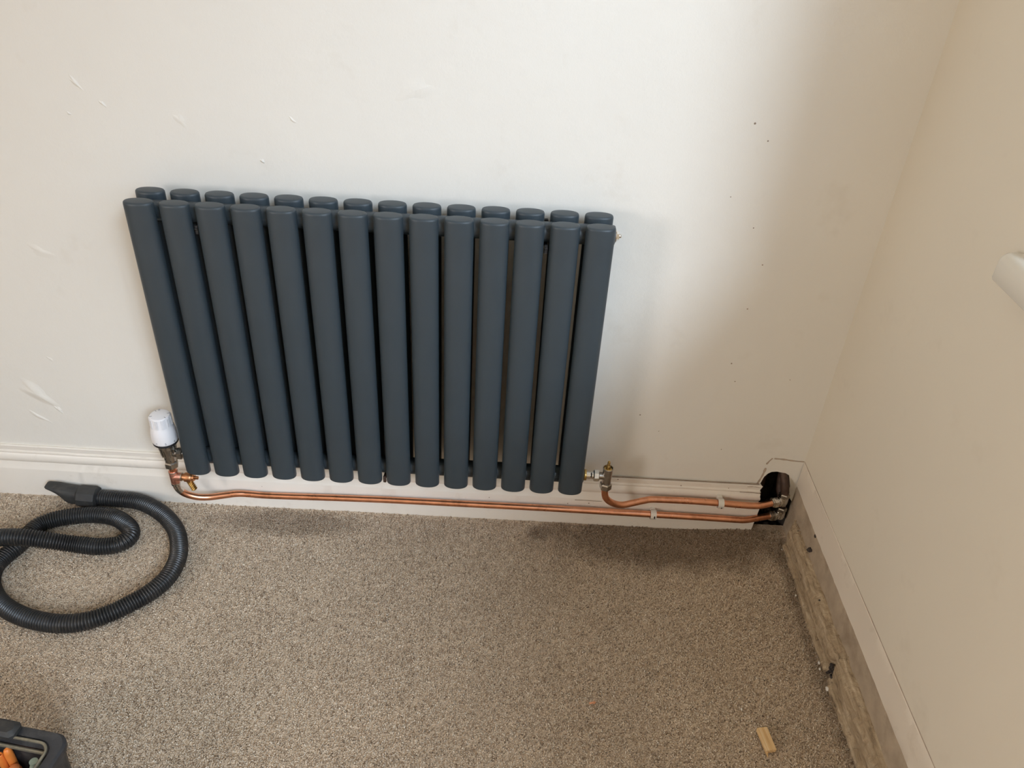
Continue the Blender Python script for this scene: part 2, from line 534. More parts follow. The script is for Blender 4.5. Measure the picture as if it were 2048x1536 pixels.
# raised and dented spots in the old plaster
def lump(x, z, rx, rz, h, ang):
    def fn(mb):
        rings, n = 5, 18
        rows = []
        ca, sa = math.cos(ang), math.sin(ang)
        for k in range(rings + 1):
            t = k / rings
            hgt = 1.3 * h * (1 - t * t) ** 2
            ring = []
            for i in range(n + 1):
                a = 2 * math.pi * (i % n) / n
                w = 1 + 0.22 * math.sin(3 * a + x * 50) + 0.12 * math.sin(5 * a + z * 70)
                u, w_ = rx * t * w * math.cos(a), rz * t * w * math.sin(a)
                ring.append((x + u * ca - w_ * sa, -hgt + 0.0002, z + u * sa + w_ * ca))
            rows.append(ring)
        mb.grid(rows)
    return part(wall_back, 'plaster_lump', m_wall, fn, angle=80)
for a in ((-0.352, 0.272, 0.046, 0.020, 0.0035, -0.8), (-0.317, 0.232, 0.014, 0.006, 0.002, -0.9), (-0.365, 0.210, 0.03, 0.006, 0.0016, -0.6), (0.1849, 0.7968, 0.005, 0.003, 0.0022, -0.6),
          (-0.1067, 0.911, 0.016, 0.005, 0.0016, -0.9), (-0.0694, 0.8794, 0.009, 0.003, 0.0018, -0.7), (0.055, 0.8593, 0.016, 0.010, 0.0010, -0.8), (0.2441, 0.8701, 0.010, 0.003, 0.0013, -0.8),
          (-0.25, 0.60, 0.03, 0.012, 0.0012, -0.5), (0.45, 0.93, 0.04, 0.02, 0.0010, 0.3), (-0.13, 0.86, 0.006, 0.003, 0.0012, -0.6), (-0.30, 0.36, 0.010, 0.004, 0.0012, -0.7)):
    lump(*a)
def spots(mb):
    for x, z, r in ((1.0094, 0.9077, 0.0022), (1.0373, 0.8802, 0.0016), (1.0473, 0.7251, 0.0014), (1.0794, 0.6545, 0.0016), (1.0719, 0.562, 0.0018), (1.067, 0.4382, 0.0019), (1.0827, 0.3959, 0.0015), (1.1911, 0.4068, 0.0011), (0.9955, 0.78, 0.0012), (0.905, 0.30, 0.0018), (0.95, 0.26, 0.0012), (1.09, 0.22, 0.0013)):
        mb.lathe((x, 0.0004, z), (0, -1, 0), [(r, 0), (r * 0.8, 0.0006), (r * 0.3, 0.0009)], 8)
part(wall_back, 'fly_spots', m_crack, spots, label='small brown specks on the wall')
# edge of an older paint layer around the hole
def ribbon(mb, pts, w, axis, seed, rise=0.0005):
    """a narrow irregular strip along pts; axis 'y' lies on the back wall, 'x' on the right wall"""
    path = smooth_path(pts, 10)
    rows = [[], [], []]
    for i, p in enumerate(path):
        t = (path[min(i + 1, len(path) - 1)] - path[max(i - 1, 0)]).normalized()
        nrm = Vector((0, -1, 0)) if axis == 'y' else Vector((-1, 0, 0))
        s = t.cross(nrm).normalized()
        ww = w * (0.65 + 0.5 * abs(math.sin(i * 0.37 + seed)) * abs(math.cos(i * 0.11 + seed * 2)))
        rows[0].append(p - s * ww * 0.5 + nrm * 0.0001)
        rows[1].append(p + nrm * rise)
        rows[2].append(p + s * ww * 0.5 + nrm * 0.0001)
    mb.grid([list(r) for r in rows])
part(wall_back, 'paint_edge', m_edge, lambda mb: (ribbon(mb, [(1.2075, 0, 0.2030), (1.228, 0, 0.2020), (1.250, 0, 0.1995), (1.2735, 0, 0.1985)], 0.0042, 'y', 1), ribbon(mb, [(1.2040, 0, 0.2035), (1.1985, 0, 0.1950), (1.1945, 0, 0.1860)], 0.0045, 'y', 2), ribbon(mb, [(1.1955, 0, 0.176), (1.1940, 0, 0.160), (1.1905, 0, 0.142), (1.186, 0, 0.126)], 0.0055, 'y', 3)), label='brown edge of an older paint layer above the hole')

# right wall with the window opening
wr = MB()
def wbox(mb, x0, x1, y0, y1, z0, z1):
    mb.box(((x0 + x1) / 2, (y0 + y1) / 2, (z0 + z1) / 2), (abs(x1 - x0), abs(y1 - y0), abs(z1 - z0)))
WT = 0.26
wbox(wr, XR, XR + WT, 0.13, WIN_Y0, -0.1, ZC)
wbox(wr, XR, XR + WT, WIN_Y1, YF - 0.1, -0.1, ZC)
wbox(wr, XR, XR + WT, WIN_Y0, WIN_Y1, -0.1, WIN_Z0 - 0.03)
wbox(wr, XR, XR + WT, WIN_Y0, WIN_Y1, WIN_Z1, ZC)
wall_right = wr.build('wall_right', m_wall_r, smooth=False)
tag(wall_right, 'beige painted wall under the window on the right', 'wall', kind='structure')

# bare band, painted band and paint edge where the skirting was taken off
yy = np.linspace(-0.002, -1.6, 320)
def strip(mb, zlo, zhi, o_lo, o_hi, seed, jl, jh):
    lo = zlo + jl * fbm(-yy, seed, ((8, 0.6), (40, 0.35), (130, 0.2)))
    hi = zhi + jh * fbm(-yy, seed + 1, ((5, 0.6), (40, 0.3), (150, 0.25)))
    rows = []
    for t, of in ((0.0, o_lo), (0.02, o_lo), (0.35, (o_lo + o_hi) / 2), (0.7, o_hi), (0.98, o_hi), (1.0, 0.0)):
        wob = 0.0004 * fbm(-yy + t * 9, seed + 3, ((25, 0.6), (90, 0.4)))
        rows.append([(XR - of - (w if of else 0), y, l + (h - l) * t) for y, l, h, w in zip(yy, lo, hi, wob)])
    mb.grid(rows)
part(wall_right, 'bare_plaster', m_bare, lambda mb: strip(mb, 0.0, 0.136, 0.0016, 0.0010, 5, 0, 0.0012), label='bare brown plaster band where the skirting was removed')
part(wall_right, 'painted_band', m_strip, lambda mb: strip(mb, 0.133, 0.1975, 0.0023, 0.0012, 9, 0.0009, 0.0004), label='paler painted band above the bare plaster')
part(wall_right, 'paint_edge', m_edge, lambda mb: ribbon(mb, [(XR, -0.001, 0.1985), (XR, -0.10, 0.1975), (XR, -0.19, 0.1965), (XR, -0.30, 0.1975), (XR, -0.47, 0.1986), (XR, -0.60, 0.1990), (XR, -0.8, 0.2), (XR, -1.2, 0.2)], 0.0034, 'x', 4), label='thin brown line of the old paint edge')

# rough ledge of broken plaster along the foot of the right wall
m_ledge, nt, b = nodes_of('rough_plaster_ledge')
v = pos(nt)
mp = N(nt, 'ShaderNodeMapping')
mp.inputs['Scale'].default_value = (60, 9, 60)
nt.links.new(v, mp.inputs[0])
s1 = noise(nt, mp.outputs[0], 1.6, 6, 0.65, 0.6)
c = ramp(nt, s1, [(0.28, (0.13, 0.092, 0.055)), (0.44, (0.37, 0.275, 0.17)), (0.58, (0.47, 0.365, 0.24)), (0.76, (0.68, 0.57, 0.41))])
s2 = noise(nt, v, 55, 6, 0.7)
k = ramp(nt, s2, [(0.60, (0, 0, 0)), (0.72, (0.85,) * 3)])
c = mixc(nt, k, c, (0.09, 0.07, 0.05))
nt.links.new(c, b.inputs['Base Color'])
b.inputs['Roughness'].default_value = 0.95
bump(nt, b, noise(nt, v, 150, 5, 0.7), 0.9, 0.002)
yl = np.linspace(-0.050, -1.6, 460)
prof = [(0.0200, -0.01), (0.0205, 0.006), (0.0190, 0.0115), (0.0120, 0.0150), (0.0165, 0.022), (0.0178, 0.036), (0.0168, 0.050), (0.0150, 0.060), (0.0118, 0.0675), (0.0060, 0.0715), (0.0015, 0.0735), (0.0, 0.0745)]
rows = []
gap = np.exp(-((yl + 0.392) / 0.009) ** 4)
end = np.clip((-0.05 - yl) / 0.012, 0, 1) * (0.62 + 0.38 * np.clip((-0.05 - yl) / 0.22, 0, 1))
for k, (o, z) in enumerate(prof):
    w1 = 0.0026 * fbm(-yl, 20, ((9, 0.5), (35, 0.4))) + 0.0019 * fbm(-yl, 21 + k, ((60, 0.5), (170, 0.5)))
    w2 = 0.0045 * fbm(-yl, 50, ((7, 0.6), (28, 0.35))) * (z / 0.07) + 0.0010 * fbm(-yl, 60 + k, ((80, 0.5), (200, 0.4)))
    oo = np.clip((o + w1 * (1 if o > 0 else 0)) * (1 - 0.75 * gap * (1 if z < 0.05 else 0.35)) * (0.35 + 0.65 * end), -0.001, 0.027)
    rows.append([(XR - a, y, max(-0.012, z + d)) for a, y, d in zip(oo, yl, w2)])
lg = MB()
lg.grid(rows)
lg.add([r[0] for r in rows], [tuple(range(len(rows)))])
ledge = lg.build('trim_1', m_ledge, smooth=False)
tag(ledge, 'rough broken plaster ledge along the foot of the right wall', 'plaster ledge', kind='structure')
def ledge_dirt(mb):
    for y, z, s in ((-0.1506, 0.088, 1.0), (-0.148, 0.083, 0.8), (-0.156, 0.091, 0.6)):
        mb.lathe((XR - 0.001, y, z), (-1, 0.1, 0.2), [(0.006 * s, 0), (0.005 * s, 0.002), (0.0035 * s, 0.005), (0.001, 0.0065)], 7, y * 40)
    mb.lathe((XR - 0.001, -0.150, 0.1265), (-1, 0, 0), [(0.0042, 0), (0.0035, 0.0015), (0.001, 0.0025)], 7)
    mb.lathe((XR - 0.011, -0.268, 0.068), (-1, 0, 0.5), [(0.0022, 0), (0.0016, 0.002), (0.0006, 0.003)], 7)
    for k in range(26):
        y = -0.392 + random.gauss(0, 0.008)
        mb.lathe((XR - random.uniform(0.004, 0.014), y, random.uniform(0.0, 0.03)), (-1, random.uniform(-1, 1), random.uniform(0, 1)), [(0.003, 0), (0.0035, 0.001), (0.001, 0.004)], 6, y * 99)
part(ledge, 'dark_dirt', m_dirt, ledge_dirt, smooth=False, label='dark dirt stuck in the broken plaster')
def rubble(mb):
    for k in range(120):
        y = -0.052 - abs(random.gauss(0, 0.05)) if k < 70 else random.uniform(-0.9, -0.05)
        r = random.uniform(0.0006, 0.0019)
        mb.lathe((XR - random.uniform(0.000, 0.006), y, random.uniform(0.070, 0.078)), (-1, random.uniform(-1, 1), random.uniform(0, 1)), [(r * 0.7, -r * 0.5), (r, 0), (r * 0.8, r * 0.7), (r * 0.3, r * 1.1)], 6, y * 99)
rb = part(ledge, 'plaster_rubble', m_ledge, rubble, smooth=False, label='crumbs of plaster along the top of the ledge')
rb['kind'] = 'stuff'

m_warm = paint_mat('warm_wall_emulsion', (0.80, 0.68, 0.50))
# other walls, ceiling
def slab(name, mat, x0, x1, y0, y1, z0, z1, label, cat):
    mb = MB()
    wbox(mb, x0, x1, y0, y1, z0, z1)
    return tag(mb.build(name, mat, smooth=False), label, cat, kind='structure')
slab('wall_left', m_warm, XL - 0.1, XL, 0.0, YF - 0.1, -0.1, ZC, 'plain painted wall on the left side of the room', 'wall')
slab('wall_front', m_warm, XL, XR, YF - 0.1, YF, -0.1, ZC, 'plain painted wall behind the camera', 'wall')
slab('ceiling', m_ceil, XL - 0.1, XR + WT, 0.13, YF - 0.1, ZC, ZC + 0.1, 'plain painted ceiling of the room', 'ceiling')
gd = MB()
gd.grid([[(x, y, -0.35) for x in np.linspace(XR + WT, XR + 14, 4)] for y in np.linspace(-9, 6, 4)])
tag(gd.build('ground', m_ground, smooth=False), 'paved ground outside the window', 'ground', kind='structure')

# unseen fill light added on the left wall to brighten the shadows
FILL_LAMP = (XL, -2.35, 1.30)
lamp = empty('added_fill_lamp', FILL_LAMP, 'unseen round fill light added on the left wall to brighten the shadows', 'fill light')
part(lamp, 'housing', m_upvc, lambda mb: mb.lathe(FILL_LAMP, (1, 0, 0), [(0.46, 0.0), (0.47, 0.005), (0.47, 0.03), (0.46, 0.034)], 48))  # housing made up to carry the added fill light
fill_d = bpy.data.lights.new('fill_disc', 'AREA')
fill_d.shape = 'DISK'
fill_d.size = 0.90
fill_d.energy = 37.0
fill_d.color = (1.0, 0.94, 0.93)
lo = bpy.data.objects.new('fill_disc', fill_d)
col.objects.link(lo)
lo.parent = lamp
lo.location = (0.04, 0, 0)
lo.rotation_euler = Vector((-1, 0, 0)).to_track_quat('Z', 'Y').to_euler()

# skirting board on the back wall
sk_prof = [(0.0, 0.1300), (0.0050, 0.1300), (0.0062, 0.1285), (0.0066, 0.1180), (0.0085, 0.1165), (0.0095, 0.1140), (0.0086, 0.1112), (0.0105, 0.1085), (0.0130, 0.1040), (0.0140, 0.0985), (0.0132, 0.0935), (0.0112, 0.0900), (0.0098, 0.0888), (0.0100, 0.0878), (0.0172, 0.0745), (0.0180, 0.0725), (0.0180, 0.0), (0.0180, -0.012)]
xk = np.concatenate([np.linspace(XL, -0.65, 6), np.linspace(-0.6, 1.197, 190)])
rows = []
for k, (o, z) in enumerate(sk_prof):
    wv = 0.0005 * fbm(xk + 7, 70, ((3, 0.6), (14, 0.4))) + 0.00018 * fbm(xk + 7, 80 + k, ((60, 0.6),))
    zj = 0.0005 * fbm(xk + 7, 90, ((2.5, 0.7), (17, 0.3)))
    end_j = [0.0] * (len(xk) - 1) + [random.uniform(-0.003, 0.004)]
    rows.append([(x + e, -(o + (w if o > 0 else 0)), z + (j if z > 0 else 0)) for x, w, j, e in zip(xk, wv, zj, end_j)])
sk = MB()
sk.grid([list(reversed(r)) for r in rows])
sk.add([r[-1] for r in rows] + [(1.196, 0, -0.012)], [tuple(range(len(rows) + 1))])
skirting = sk.build('baseboard_back', m_gloss, angle=25)
tag(skirting, 'white moulded skirting board along the back wall', 'skirting', kind='structure')
def caulk(mb):
    ribbon(mb, [(0.80, -0.0030, 0.1318), (0.95, -0.003, 0.1312), (1.10, -0.003, 0.1315), (1.19, -0.003, 0.132)], 0.0022, 'y', 6, 0.0030)
    ribbon(mb, [(0.79, -0.0185, 0.0700), (0.85, -0.0185, 0.0695)], 0.0016, 'y', 8, 0.0004)
    ribbon(mb, [(1.150, -0.010, 0.1115), (1.175, -0.0105, 0.1120), (1.196, -0.0105, 0.1105)], 0.0018, 'y', 5, 0.0010)
    ribbon(mb, [(1.165, -0.0065, 0.1250), (1.180, -0.0065, 0.1262), (1.195, -0.0065, 0.1235)], 0.0020, 'y', 9, 0.0010)
    for x, z, r in ((0.822, 0.062, 0.0016), (0.775, 0.058, 0.0014), (0.60, 0.063, 0.0012), (0.095, 0.06, 0.0012), (0.88, 0.126, 0.0015), (1.02, 0.118, 0.0018), (1.125, 0.118, 0.0013), (1.148, 0.07, 0.0011)):
        y = -0.0182 if z < 0.075 else -0.0068
        mb.lathe((x, y, z), (0, -1, 0), [(r, 0), (r * 0.7, 0.0005), (r * 0.2, 0.0007)], 7)
part(skirting, 'dirty_joint', m_crack, caulk, label='brown gap and scuffs along the top of the skirting')

# window
win = bpy.data.objects.new('window_1', None)
col.objects.link(win)
win.location = (XR + 0.18, (WIN_Y0 + WIN_Y1) / 2, WIN_Z0)
tag(win, 'white framed window in the right wall with a projecting sill', 'window', kind='structure')
FX = XR + 0.19
def wframe(mb):
    w = 0.05
    mb.box((FX, (WIN_Y0 + WIN_Y1) / 2, WIN_Z0 + w / 2), (0.06, WIN_Y0 - WIN_Y1, w))
    mb.box((FX, (WIN_Y0 + WIN_Y1) / 2, WIN_Z1 - w / 2), (0.06, WIN_Y0 - WIN_Y1, w))
    for y in (WIN_Y0 - w / 2, WIN_Y1 + w / 2, (WIN_Y0 + WIN_Y1) / 2):
        mb.box((FX, y, (WIN_Z0 + WIN_Z1) / 2), (0.06, w, WIN_Z1 - WIN_Z0))
part(win, 'window_frame', m_upvc, wframe, smooth=False)
for ya, yb in ((WIN_Y0 - 0.05, (WIN_Y0 + WIN_Y1) / 2 + 0.025), ((WIN_Y0 + WIN_Y1) / 2 - 0.025, WIN_Y1 + 0.05)):
    part(win, 'pane', m_glass, lambda mb: mb.add([(FX, ya, WIN_Z0 + 0.05), (FX, yb, WIN_Z0 + 0.05), (FX, yb, WIN_Z1 - 0.05), (FX, ya, WIN_Z1 - 0.05)], [(0, 1, 2, 3)]), smooth=False)
def sill(mb):
    prof = [(XR + 0.18, 0.838), (XR + 0.001, 0.838), (XR - 0.029, 0.838), (XR - 0.030, 0.8395)]
    for i in range(7):
        a = math.pi / 2 * i / 6
        prof.append((XR - 0.018 - 0.012 * math.cos(a), 0.8645 + 0.0115 * math.sin(a)))
    prof += [(XR + 0.18, 0.876)]
    ya, yb = -0.387, WIN_Y1 - 0.045
    rows = []
    for y, s in ((ya, 0.003), (ya - 0.003, 0.0008), (ya - 0.006, 0), (yb, 0)):
        rows.append([(x + (s if x < XR else 0), y, z - (s if z > 0.86 else -s)) for x, z in prof])
    mb.grid(rows)
    mb.add(rows[0], [tuple(range(len(prof)))])
part(win, 'window_sill', m_sill, sill, angle=40, label='white rounded window sill end')

# ------------------------------------------------------------------ radiator
PITCH, TW, TD = 0.059, 0.0495, 0.0296
Y_FRONT, Y_REAR, Z_T, Z_B = -0.0951, -0.0450, 0.7527, 0.1643
rad = empty('radiator', (0.3835, -0.070, Z_B), 'anthracite double row radiator with oval vertical tubes on the back wall', 'radiator')
def oval_tube():
    mb = MB()
    n = 32
    H = Z_T - Z_B
    def ring(z, ins):
        o = []
        for i in range(n):
            a = 2 * math.pi * i / n
            ca, sa = math.cos(a), math.sin(a)
            x = (TW / 2 - ins) * math.copysign(abs(ca) ** 0.92, ca)
            y = (TD / 2 - ins) * math.copysign(abs(sa) ** 0.92, sa)
            o.append((x, y, z))
        return o
    lv = [(0.0, 0.0040), (0.0006, 0.0018), (0.0022, 0.0005), (0.0045, 0), (H - 0.0050, 0), (H - 0.0024, 0.0004), (H - 0.0008, 0.0014), (H - 0.0002, 0.0030), (H, 0.0045)]
    vs, fs = [], []
    for z, ins in lv:
        vs += ring(z, ins)
    for k in range(len(lv) - 1):
        for i in range(n):
            j = (i + 1) % n
            fs.append((k * n + i, k * n + j, (k + 1) * n + j, (k + 1) * n + i))
    fs.append(tuple(reversed(range(n))))
    fs.append(tuple(range((len(lv) - 1) * n, len(lv) * n)))
    mb.add(vs, fs)
    return mb.mesh('tube', m_rad, True, 40)
tube_me = oval_tube()
for row in (Y_FRONT, Y_REAR):
    for i in range(14):
        o = bpy.data.objects.new('tube', tube_me)
        col.objects.link(o)
        o.parent = rad
        o.location = (i * PITCH - 0.3835, row + 0.070, 0)
HZ_T, HZ_B = 0.7265, 0.1890
for hz in (HZ_T, HZ_B):
    hd = part(rad, 'header', m_rad, lambda mb: mb.lathe((-0.0270, -0.070, hz), (1, 0, 0), [(0.0135, 0), (0.0168, 0.0018), (0.0175, 0.004), (0.0175, 0.818), (0.0168, 0.8205), (0.0135, 0.822)], 28))
for hx, sgn in ((0.795, 1), (-0.027, -1)):
    def plug(mb):
        mb.lathe((hx, -0.070, HZ_T), (sgn, 0, 0), [(0.0115, -0.001), (0.0115, 0.0015), (0.0100, 0.0022)], 24)
        mb.lathe((hx, -0.070, HZ_T), (sgn, 0, 0), [(0.0085, 0.0), (0.0085, 0.0055), (0.0078, 0.0065)], 6, 0.3)
        if sgn > 0:
            mb.lathe((hx, -0.070, HZ_T), (sgn, 0, 0), [(0.0035, 0.0), (0.0035, 0.0095), (0.0028, 0.0105)], 12)
    part(rad, 'air_vent' if sgn > 0 else 'blanking_plug', m_chrome, plug, label='chrome air vent' if sgn > 0 else 'chrome blanking plug')
for bx, hz in ((1.5 * PITCH, HZ_T), (11.5 * PITCH, HZ_T), (6.5 * PITCH, HZ_B)):
    if True:
        def bracket(mb):
            mb.box((bx, -0.026, hz - 0.016), (0.006, 0.055, 0.010), bev=0.001)
            mb.box((bx, -0.003, hz - 0.030), (0.008, 0.006, 0.050), bev=0.001)
            mb.box((bx, -0.072, hz - 0.0195), (0.006, 0.048, 0.004), bev=0.0008)
            mb.box((bx, -0.092, hz - 0.0215), (0.006, 0.005, 0.016), bev=0.0008)
        part(rad, 'wall_bracket', m_oldpipe if hz == HZ_B else m_black, bracket)

# ------------------------------------------------------------------ thermostatic valve, left
TX, TY = -0.067, -0.070
trv = empty('thermostatic_valve', (TX, TY, 0.150), 'white thermostatic valve head on nickel body left of the radiator', 'radiator valve')
head = part(trv, 'valve_head', m_white, lambda mb: mb.lathe((TX, TY, 0), (0, 0, 1), [(0.0235, 0.2245), (0.0250, 0.2248), (0.0256, 0.2262), (0.0258, 0.2300), (0.0257, 0.2400), (0.0252, 0.2465), (0.0240, 0.2530), (0.0225, 0.2585), (0.0215, 0.2620), (0.0211, 0.2645), (0.0203, 0.2842), (0.0200, 0.2858), (0.0192, 0.2868), (0.0180, 0.2872), (0.0010, 0.2878)], 48), angle=40)
for grp in (-0.15, 0.42, 1.0, 1.6, 2.2, -0.75, -1.35, -1.95, 2.8, -2.55):
    for k in range(4):
        a = -math.pi / 2 + grp + 0.075 * k
        def rib(mb):
            rr = 0.0205
            c, s = math.cos(a), math.sin(a)
            R = Matrix.Rotation(a, 3, 'Z') @ Matrix.Rotation(0.028, 3, 'Y').inverted()
            mb.box((TX + c * rr, TY + s * rr, 0.2738), (0.0024, 0.0010, 0.0205), R)
        part(head, 'rib', m_white, rib, smooth=False)
def ring_mark(mb):
    for a in (-0.55, 0.35, 2.4, 3.6):
        c, s = math.cos(a), math.sin(a)
        mb.box((TX + c * 0.0165, TY + s * 0.0168, 0.28745), (0.0050, 0.0009, 0.0006), Matrix.Rotation(a, 3, 'Z'))
    for a in (1.9, 2.05):
        c, s = math.cos(a), math.sin(a)
        mb.box((TX + c * 0.0165, TY + s * 0.0168, 0.28745), (0.0050, 0.0009, 0.0006), Matrix.Rotation(a, 3, 'Z'))
part(head, 'top_marks', m_grey, ring_mark, smooth=False, label='small grey lines on the top rim')
# printed digits round the base of the head
def text_mesh(txt, size):
    cd = bpy.data.curves.new('digit', 'FONT')
    cd.body = txt
    cd.size = size
    cd.align_x = 'CENTER'
    cd.extrude = 0.0003
    to = bpy.data.objects.new('digit', cd)
    col.objects.link(to)
    dg = bpy.context.evaluated_depsgraph_get()
    me = bpy.data.meshes.new_from_object(to.evaluated_get(dg))
    bpy.data.objects.remove(to)
    me.materials.clear()
    me.materials.append(m_grey)
    return me
for txt, a in (('5', -math.pi / 2 + 0.42), ('4', -math.pi / 2 + 1.12), ('*', -math.pi / 2 - 0.28)):
    o = bpy.data.objects.new('digit', text_mesh(txt, 0.0075))
    col.objects.link(o)
    o.parent = head
    rr = 0.0257
    o.location = (math.cos(a) * rr, math.sin(a) * rr, 0.2275 - 0.150)
    o.rotation_euler = (math.pi / 2, 0, a + math.pi / 2)
part(trv, 'collar_ring', m_black, lambda mb: mb.lathe((TX, TY, 0), (0, 0, 1), [(0.0200, 0.2180), (0.0240, 0.2186), (0.0252, 0.2200), (0.0254, 0.2240), (0.0240, 0.2252)], 40), label='black collar under the white head')
def vbody(mb):
    mb.lathe((TX, TY, 0), (0, 0, 1), [(0.0098, 0.166), (0.0112, 0.1675), (0.0118, 0.173), (0.0122, 0.181), (0.0130, 0.190), (0.0142, 0.198), (0.0150, 0.205), (0.0180, 0.2060), (0.0182, 0.2175), (0.0160, 0.2190)], 24)
    for k in range(14):
        a = 2 * math.pi * k / 14
        mb.box((TX + math.cos(a) * 0.0150, TY + math.sin(a) * 0.0150, 0.199), (0.0042, 0.0028, 0.030), Matrix.Rotation(a, 3, 'Z') @ Matrix.Rotation(0.12, 3, 'Y'), 0.0006)
    mb.lathe((TX, TY, HZ_B), (1, 0, 0), [(0.0090, 0.0), (0.0088, 0.018), (0.0100, 0.020)], 20)
part(trv, 'valve_body', m_nickel, vbody, angle=40)
part(trv, 'union_nut', m_nickel, lambda mb: mb.lathe((TX + 0.0185, TY, HZ_B), (1, 0, 0), [(0.0118, 0), (0.0138, 0.0012), (0.0138, 0.0105), (0.0118, 0.0118)], 6, 0.5), angle=20)
part(trv, 'tail_piece', m_nickel, lambda mb: mb.lathe((TX + 0.029, TY, HZ_B), (1, 0, 0), [(0.0085, 0), (0.0085, 0.013)], 18))
part(trv, 'pipe_nut', m_nickel, lambda mb: mb.lathe((TX, TY, 0), (0, 0, 1), [(0.0118, 0.1510), (0.0138, 0.1525), (0.0138, 0.1640), (0.0122, 0.1670)], 6, 0.3), angle=20)

# ------------------------------------------------------------------ lockshield valve, right
LX, LY = 0.8440, -0.070
lock = empty('lockshield_valve', (LX, LY, 0.155), 'bare nickel lockshield valve with brass spindle right of the radiator', 'radiator valve')
def lbody(mb):
    mb.lathe((LX, LY, 0), (0, 0, 1), [(0.0090, 0.1700), (0.0096, 0.1715), (0.0098, 0.190), (0.0102, 0.2060), (0.0110, 0.2085), (0.0112, 0.2110), (0.0100, 0.2115), (0.0092, 0.2090), (0.0090, 0.2075)], 28)
    mb.lathe((LX - 0.004, LY, HZ_B), (-1, 0, 0), [(0.0082, 0), (0.0078, 0.008), (0.0082, 0.0125), (0.0098, 0.014)], 20)
part(lock, 'valve_body', m_nickel, lbody, angle=40)
part(lock, 'pipe_nut', m_nickel, lambda mb: mb.lathe((LX, LY, 0), (0, 0, 1), [(0.0104, 0.1545), (0.0128, 0.1560), (0.0128, 0.1680), (0.0112, 0.1705)], 6, 0.2), angle=20)
part(lock, 'union_nut', m_chrome, lambda mb: mb.lathe((LX - 0.0165, LY, HZ_B), (-1, 0, 0), [(0.0105, 0), (0.0130, 0.0018), (0.0130, 0.0105), (0.0108, 0.0125)], 8, 0.2), angle=20)
part(lock, 'tail_piece', m_chrome, lambda mb: mb.lathe((LX - 0.028, LY, HZ_B), (-1, 0, 0), [(0.0078, 0), (0.0078, 0.004), (0.0070, 0.0055), (0.0082, 0.0075), (0.0082, 0.0165)], 16), angle=25)
part(lock, 'brass_collar', m_brass, lambda mb: mb.lathe((LX - 0.0435, LY, HZ_B), (-1, 0, 0), [(0.0112, 0), (0.0118, 0.001), (0.0118, 0.0045), (0.0112, 0.0055)], 20))
def spindle(mb):
    mb.lathe((LX, LY, 0), (0, 0, 1), [(0.0088, 0.2075), (0.0080, 0.2090), (0.0050, 0.2098), (0.0042, 0.2130), (0.0040, 0.2160), (0.0030, 0.2170), (0.0030, 0.2260), (0.0022, 0.2285)], 16)
part(lock, 'spindle', m_brass, spindle, label='brass spindle')

# ------------------------------------------------------------------ copper pipes
R15 = 0.0073
def pipe(name, pts, label, k=8):
    path = smooth_path(pts, k)
    o = Vector(path[0])
    mb = MB(o)
    mb.tube(path, R15, 20)
    return tag(mb.build(name, m_copper, angle=60), label, 'pipe', 'copper pipes along the skirting')
low = [(-0.067, -0.070, 0.1535), (-0.0678, -0.070, 0.130), (-0.0688, -0.070, 0.105), (-0.0668, -0.068, 0.0865), (-0.0560, -0.064, 0.0690), (-0.0350, -0.058, 0.0558), (-0.0113, -0.050, 0.0498),
       (0.0190, -0.042, 0.0502), (0.0450, -0.036, 0.0510), (0.0708, -0.0325, 0.0482), (0.116, -0.032, 0.0465), (0.25, -0.032, 0.0500), (0.38, -0.032, 0.0525), (0.55, -0.032, 0.0530), (0.714, -0.032, 0.0533),
       (0.84, -0.032, 0.0525), (0.958, -0.032, 0.0514), (1.07, -0.032, 0.0505), (1.150, -0.0320, 0.0490), (1.170, -0.0315, 0.0490), (1.190, -0.0270, 0.0497), (1.2070, -0.0220, 0.0500), (1.2330, -0.0140, 0.0500)]
up = [(0.844, -0.070, 0.158), (0.8445, -0.070, 0.143), (0.8500, -0.068, 0.1245), (0.8660, -0.062, 0.1068), (0.8875, -0.054, 0.0952), (0.9120, -0.046, 0.0950), (0.9385, -0.038, 0.0970), (0.962, -0.0335, 0.0975),
      (1.0395, -0.032, 0.0972), (1.106, -0.032, 0.0955), (1.150, -0.0325, 0.0940), (1.180, -0.0325, 0.0935), (1.2000, -0.0300, 0.0945), (1.2260, -0.0220, 0.0970)]
pipe_low = pipe('copper_pipe', low, 'long lower copper pipe from white valve head to the wall hole')
pipe_up = pipe('copper_pipe', up, 'short upper copper pipe from lockshield valve to the wall hole')
